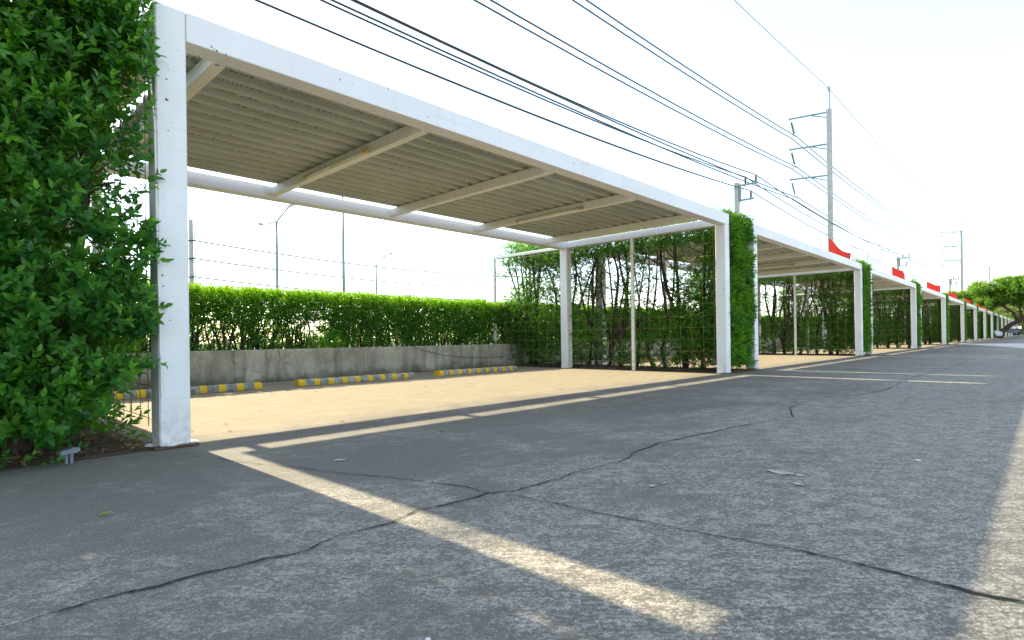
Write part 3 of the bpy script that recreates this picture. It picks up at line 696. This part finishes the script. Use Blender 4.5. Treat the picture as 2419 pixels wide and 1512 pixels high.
# far line beyond the low hedge
FAR = [(-31, 88.8), (26.93, 87.95), (64.5, 87.5), (102, 87), (140, 87)]
def far_pole(x, y, tallp, label):
    t = thing('utility_pole', (x, y, 0), label, 'power pole', 'distant poles beyond the low hedge')
    top = 18.1 if tallp else 9.2
    MB().prism([(-.33, 0), (.33, 0), (.22, top), (-.22, top)], 'y', -.2, .2).build('pole', M['conc'], t)
    if tallp:
        MB().tube([(0, 0, 18.1), (-.05, 0, 20.6)], .05, 5).build('lightning_mast', M['steel'], t)
        for z in (17.2, 14.0, 10.9):
            mb = MB()
            for i in range(9): c = Vector((.42, -.5, z)).lerp(Vector((.28, -.5, z-2.0)), i/8); mb.tube([c+Vector((0, 0, .05)), c-Vector((0, 0, .05))], .17, 7)
            mb.tube([(.2, -.3, z+.2), (.42, -.5, z), (.28, -.5, z-2.0)], .035, 5); mb.build('insulator_string', M['steel'], t)
    for s_ in (-1, 1):
        mb = MB()
        for k in range(3): mb.tube([(s_*(.8+.35*k), 0, 8.6), (s_*(.8+.35*k), 0, 9.1)], .1, 6)
        mb.build('insulator', M['steel'], t)
    MB().box(-1.7, 1.7, -.08, .08, 8.45, 8.6).build('cross_arm', M['steel'], t)
far_pole(*FAR[1], True, 'distant pole with three insulator strings seen left under the nearest carport roof')
far_pole(*FAR[2], False, 'distant pole whose crossarm just clears the low hedge')
FT = [FAR[0], FAR[1], (102, 87.0), (178, 86)]
for z in (15.25, 12.7, 10.1): line([(a, b) for a, b in FT], (.28, -.5, z-.15), 1.3, .10, M['cable2'], f'pale distant {"upper" if z > 15 else "middle" if z > 12 else "lower"} cable crossing the sky under the nearest roof')
for z, nm in ((9.15, 'upper'), (8.75, 'lower')): line(FAR, (.9, 0, z), .55, .07, M['cable2'], f'{nm} of two dark cables running just above the low hedge')

# street lamps beyond the low hedge
def lamp_head(parent, base, d, L=.62, tilt=.25):
    d = Vector((d[0], d[1], 0)).normalized(); s = Vector((-d.y, d.x, 0)); b = Vector(base); mb = MB(); rings = [(0, .05, .04), (.1, .10, .06), (.3, .15, .085), (.52, .14, .075), (.62, .06, .03)]
    V = []; n = 10
    for t, w_, h_ in rings:
        c = b+d*t*L/.62+Vector((0, 0, t*tilt))
        for k in range(n): a = 2*math.pi*k/n; V.append(c+s*math.cos(a)*w_+Vector((0, 0, math.sin(a)*h_)))
    F = [(i*n+k, i*n+(k+1) % n, (i+1)*n+(k+1) % n, (i+1)*n+k) for i in range(4) for k in range(n)]+[tuple(range(n)), tuple(4*n+k for k in range(n))]
    mb.add(V, F); hd = mb.build('lamp_head', M['lens'], parent, True)
    c = b+d*.36*L/.62+Vector((0, 0, .36*tilt-.065)); g_ = MB(); g_.tube([c+Vector((0, 0, .03)), c-Vector((0, 0, .05))], [.13, .07], 10); g_.build('lens', M['glass'], hd, True)
def street_lamp(x, y, zj, arms, label, r0=.12, s=1.0):
    t = thing('street_lamp', (x, y, 0), label, 'street lamp', 'grey street lamps beyond the low hedge')
    MB().tube([(0, 0, 0), (0, 0, zj)], [r0, r0*.55], 10).build('pole', M['lampsteel'], t, True)
    for (dx, dy, rise) in arms:
        P = [Vector((0, 0, zj-.02)), Vector((dx*.06, dy*.06, zj+.22*s)), Vector((dx*.25, dy*.25, zj+.22*s+rise*.25)), Vector((dx, dy, zj+.2*s+rise))]
        MB().tube(P, r0*.42, 7).build('arm', M['lampsteel'], t, True); lamp_head(t, P[-1], (dx, dy), .62*s)
    return t
street_lamp(15.44, 34.61, 7.86, [(.30, -1.05, .82), (-.30, 1.05, -.05)], 'double armed grey street lamp seen under the nearest carport roof')
street_lamp(33.71, 51.67, 8.43, [(.3, -1.5, .85)], 'single armed street lamp right of the tall plain mast', .15, 1.5)
street_lamp(46.9, 81.3, 7.2, [(.9, -1.5, .8)], 'street lamp head peeking over the hedge right beside the tall mast', .16, 2.0)
street_lamp(66.2, 75.5, 6.9, [(.9, -1.5, .7)], 'faint street lamp head peeking over the hedge near the trellis post', .16, 2.0)
mt = thing('lighting_mast', (31.33, 54.19, 0), 'tall plain tapered grey mast rising behind the low hedge to the back beam', 'mast')
MB().tube([(0, 0, 0), (0, 0, 15.9)], [.20, .11], 12).build('pole', M['lampsteel'], mt, True); MB().tube([(0, 0, 15.9), (0, 0, 16.15)], [.12, .05], 8).build('cap', M['steel'], mt)

# ================================================================== TREES
def tree_leaves(name, clumps, nsp, seed, L, mat):
    rng = np.random.default_rng(seed); sets = []
    for (c, r) in clumps:
        r = np.array(r); n = max(20, int(nsp*(r.prod()**(2/3)))); u = norm(rng.normal(0, 1, (n, 3))); q = rng.uniform(.35, 1.08, n)[:, None]**.6
        P = np.array(c)+u*q*r; k = nz(P, 1.3, seed) > -.15; P = P[k]; u = u[k]
        sets.append(sprigs(rng, P, u, 6, .34, L, L*.5, upw=.3, newness=np.clip(rng.uniform(0, .8, len(P))+.25*u[:, 2], 0, 1)))
    return leaf_mesh('crown', *cat6(*sets), False, mat)
tr = thing('leaning_tree', (80.5, 3.3, 0), 'broad green tree with a dark leaning trunk over the far carports', 'tree')
rng = np.random.default_rng(8); mb = MB()
mb.tube([(0, .3, 0), (0, 0, .7), (.1, -.6, 1.35), (.2, -1.6, 2.0), (.4, -2.8, 2.75), (.6, -4.2, 3.1), (.9, -5.6, 3.9)], [.30, .27, .24, .21, .18, .14, .08], 10)
mb.tube([(.12, -1.2, 1.8), (.05, -.9, 2.7), (-.3, .2, 3.7), (-.7, 1.4, 4.6), (-1, 2.2, 5.4)], [.14, .12, .10, .07, .04], 8)
for a, b, r in (((-.5, 1., 3.2), (1.2, -.4, 5.4), .1), ((-.2, .5, 2.4), (-1.4, 3.0, 4.2), .09), ((.2, -1.6, 2.0), (-.5, -1.4, 5.2), .12), ((.4, -2.8, 2.75), (1, -2.6, 5.8), .12), ((.5, -3.6, 3), (-1, -5, 5.4), .1), ((.6, -4.2, 3.1), (2, -6, 5.5), .1)): stem(mb, rng, a, b, r, .03, .08, 6, 8)
mb.build('trunk', M['treebark'], tr, True)
cl = []
rr = random.Random(12)
for _ in range(150):
    yy = rr.uniform(-8.5, 5.6); env = math.sqrt(max(.05, 1-((yy+1.8)/7.4)**2)); xx = rr.uniform(-3, 3)
    zz = 3.0+rr.uniform(.1, 1)*(3.1*env); cl.append(((xx, yy, zz), (rr.uniform(.4, 1.0), rr.uniform(.4, 1.1), rr.uniform(.25, .55))))
link('crown', tree_leaves('crown', cl, 700, 3, .18, M['leaftree']), tr)
def bg_tree(x, y, h, w_, seed, label):
    t = thing('background_tree', (x, y, 0), label, 'tree', 'pale trees in the far distance'); rr = random.Random(seed); rng = np.random.default_rng(seed); mb = MB()
    mb.tube([(0, 0, 0), (.1, .1, h*.35), (0, .2, h*.7)], [.3, .22, .08], 8)
    for _ in range(5): stem(mb, rng, (.05, .05, h*rr.uniform(.25, .5)), (rr.uniform(-w_, w_)*.6, rr.uniform(-w_, w_)*.6, h*rr.uniform(.6, .85)), .12, .03, .1, 5, 5)
    mb.build('trunk', M['treebark'], t, True)
    cl = [((rr.uniform(-1, 1)*w_*.7, rr.uniform(-1, 1)*w_*.7, h*(.38+.5*rr.random())), (w_*rr.uniform(.25, .42), w_*rr.uniform(.25, .42), h*rr.uniform(.08, .15))) for _ in range(22)]
    link('crown', tree_leaves('crown', cl, 170, seed, .34, M['farleaf']), t)
bg_tree(150, .5, 7.5, 4.5, 31, 'pale tree at the far right behind the leaning tree')
bg_tree(172, 3.5, 8, 5, 32, 'farthest pale tree closing the end of the carport row')
bg_tree(190, -5, 9, 6, 33, 'pale tree at the right edge, farthest from the carports')
bg_tree(215, 9, 9, 6, 34, 'pale tree rising behind the last carports')

# ================================================================== CAR, BINS, CART, BARRIER
car = thing('parked_car', (77.3, 5.3, 0), 'white car parked nose out beside the leaning tree under a far carport', 'car')
def car_body():
    # sections along y (nose at -2.15): half width, bottom z, shoulder z, top z, roof half width
    S = [(-2.15, .62, .32, .50, .56, .50), (-2.05, .78, .22, .58, .68, .62), (-1.6, .86, .20, .66, .80, .70), (-1.0, .88, .18, .74, .92, .72), (-.85, .88, .18, .78, .96, .70), (-.25, .88, .18, .84, 1.36, .58), (.5, .88, .18, .86, 1.42, .58), (1.2, .88, .18, .86, 1.30, .56), (1.75, .86, .20, .88, 1.0, .60), (2.1, .80, .26, .80, .92, .60), (2.18, .70, .36, .70, .78, .55)]
    V = []; n = 10
    for y, w_, b, sh, tp, rw in S:
        V += [(-w_*.9, y, b), (-w_, y, b+.12), (-w_, y, sh-.05), (-w_*.96, y, sh), (-rw, y, tp), (rw, y, tp), (w_*.96, y, sh), (w_, y, sh-.05), (w_, y, b+.12), (w_*.9, y, b)]
    F = [(i*n+k, i*n+(k+1) % n, (i+1)*n+(k+1) % n, (i+1)*n+k) for i in range(len(S)-1) for k in range(n)]+[tuple(range(n)), tuple((len(S)-1)*n+k for k in range(n))[::-1]]
    return MB().add(V, F)
o = car_body().build('body', M['carp'], car, True)
MB().add([(-.60, -.90, .965), (.60, -.90, .965), (.52, -.28, 1.365), (-.52, -.28, 1.365)], [(0, 1, 2, 3)]).build('windscreen', M['dark'], car)
MB().box(-.34, .34, -2.165, -2.13, .40, .50, bev=.01).build('grille', M['dark'], car)
for s_ in (-1, 1):
    MB().box(s_*.70-.14, s_*.70+.14, -2.13, -1.98, .54, .64, bev=.02).build('headlight', M['glass'], car)
    for y in (-1.35, 1.35):
        wh = MB().tube([(s_*.72, y, .31), (s_*.90, y, .31)], .31, 20).build('wheel', M['tyre'], car, True); MB().tube([(s_*.89, y, .31), (s_*.91, y, .31)], .19, 16).build('rim', M['metal'], wh)
    MB().box(s_*.98-.07, s_*.98+.07, -.75, -.62, .86, .98, bev=.02).build('mirror', M['carp'], car)
    MB().add([(s_*.875, -.6, .90), (s_*.875, 1.3, .93), (s_*.62, .95, 1.30), (s_*.62, -.15, 1.32)], [(0, 1, 2, 3)]).build('side_window', M['dark'], car)
def bin_(x, y, mat, w_, h_, label):
    t = thing('rubbish_bin', (x, y, 0), label, 'bin', 'rubbish bins at the far end of the row')
    MB().prism([(-w_*.42, .08), (w_*.42, .08), (w_*.5, h_), (-w_*.5, h_)], 'y', -w_*.45, w_*.45).build('bin_body', mat, t)
    MB().box(-w_*.54, w_*.54, -w_*.5, w_*.5, h_, h_+.06, bev=.02).build('lid', mat, t)
    for s_ in (-1, 1): MB().tube([(s_*w_*.3, w_*.3, .08), (s_*w_*.36, w_*.3, .08)], .08, 10).build('wheel', M['tyre'], t)
ct = thing('service_cart', (104, 3.35, 0), 'grey wheeled cart with a white load at the edge of the far lane', 'cart')
MB().prism([(-.9, .95), (.9, .95), (.6, .5), (-.6, .5)], 'x', -.5, .5).build('tray', M['metal'], ct); MB().box(-.53, .53, -.93, .93, .95, 1.03, bev=.01).build('rim', M['bin'], ct)
for a in (-.45, .45):
    for b in (-.5, .5): MB().tube([(a, b, .02), (a, b, .52)], .045, 6).build('leg', M['metal'], ct)
MB().tube([(0, -.4, 1.04), (0, -.1, 1.2), (0, .3, 1.1)], [.2, .28, .15], 8).build('load', M['white'], ct)
bin_(123.5, 3.5, M['bin'], 1.3, 1.15, 'dark blue rubbish bin right of the service cart'); bin_(152, 3.7, M['gbin'], 1.5, 1.2, 'dark green rubbish bin, farthest in the row')
br = thing('barrier_frame', (175, 3.2, 0), 'small white barrier frame at the far right end of the lane', 'barrier')
for s_ in (-1, 1): MB().tube([(0, s_*.7, 0), (0, s_*.55, 1.25)], .09, 6).build('leg', M['white'], br)
MB().box(-.06, .06, -.7, .7, 1.22, 1.42).build('rail', M['white'], br)
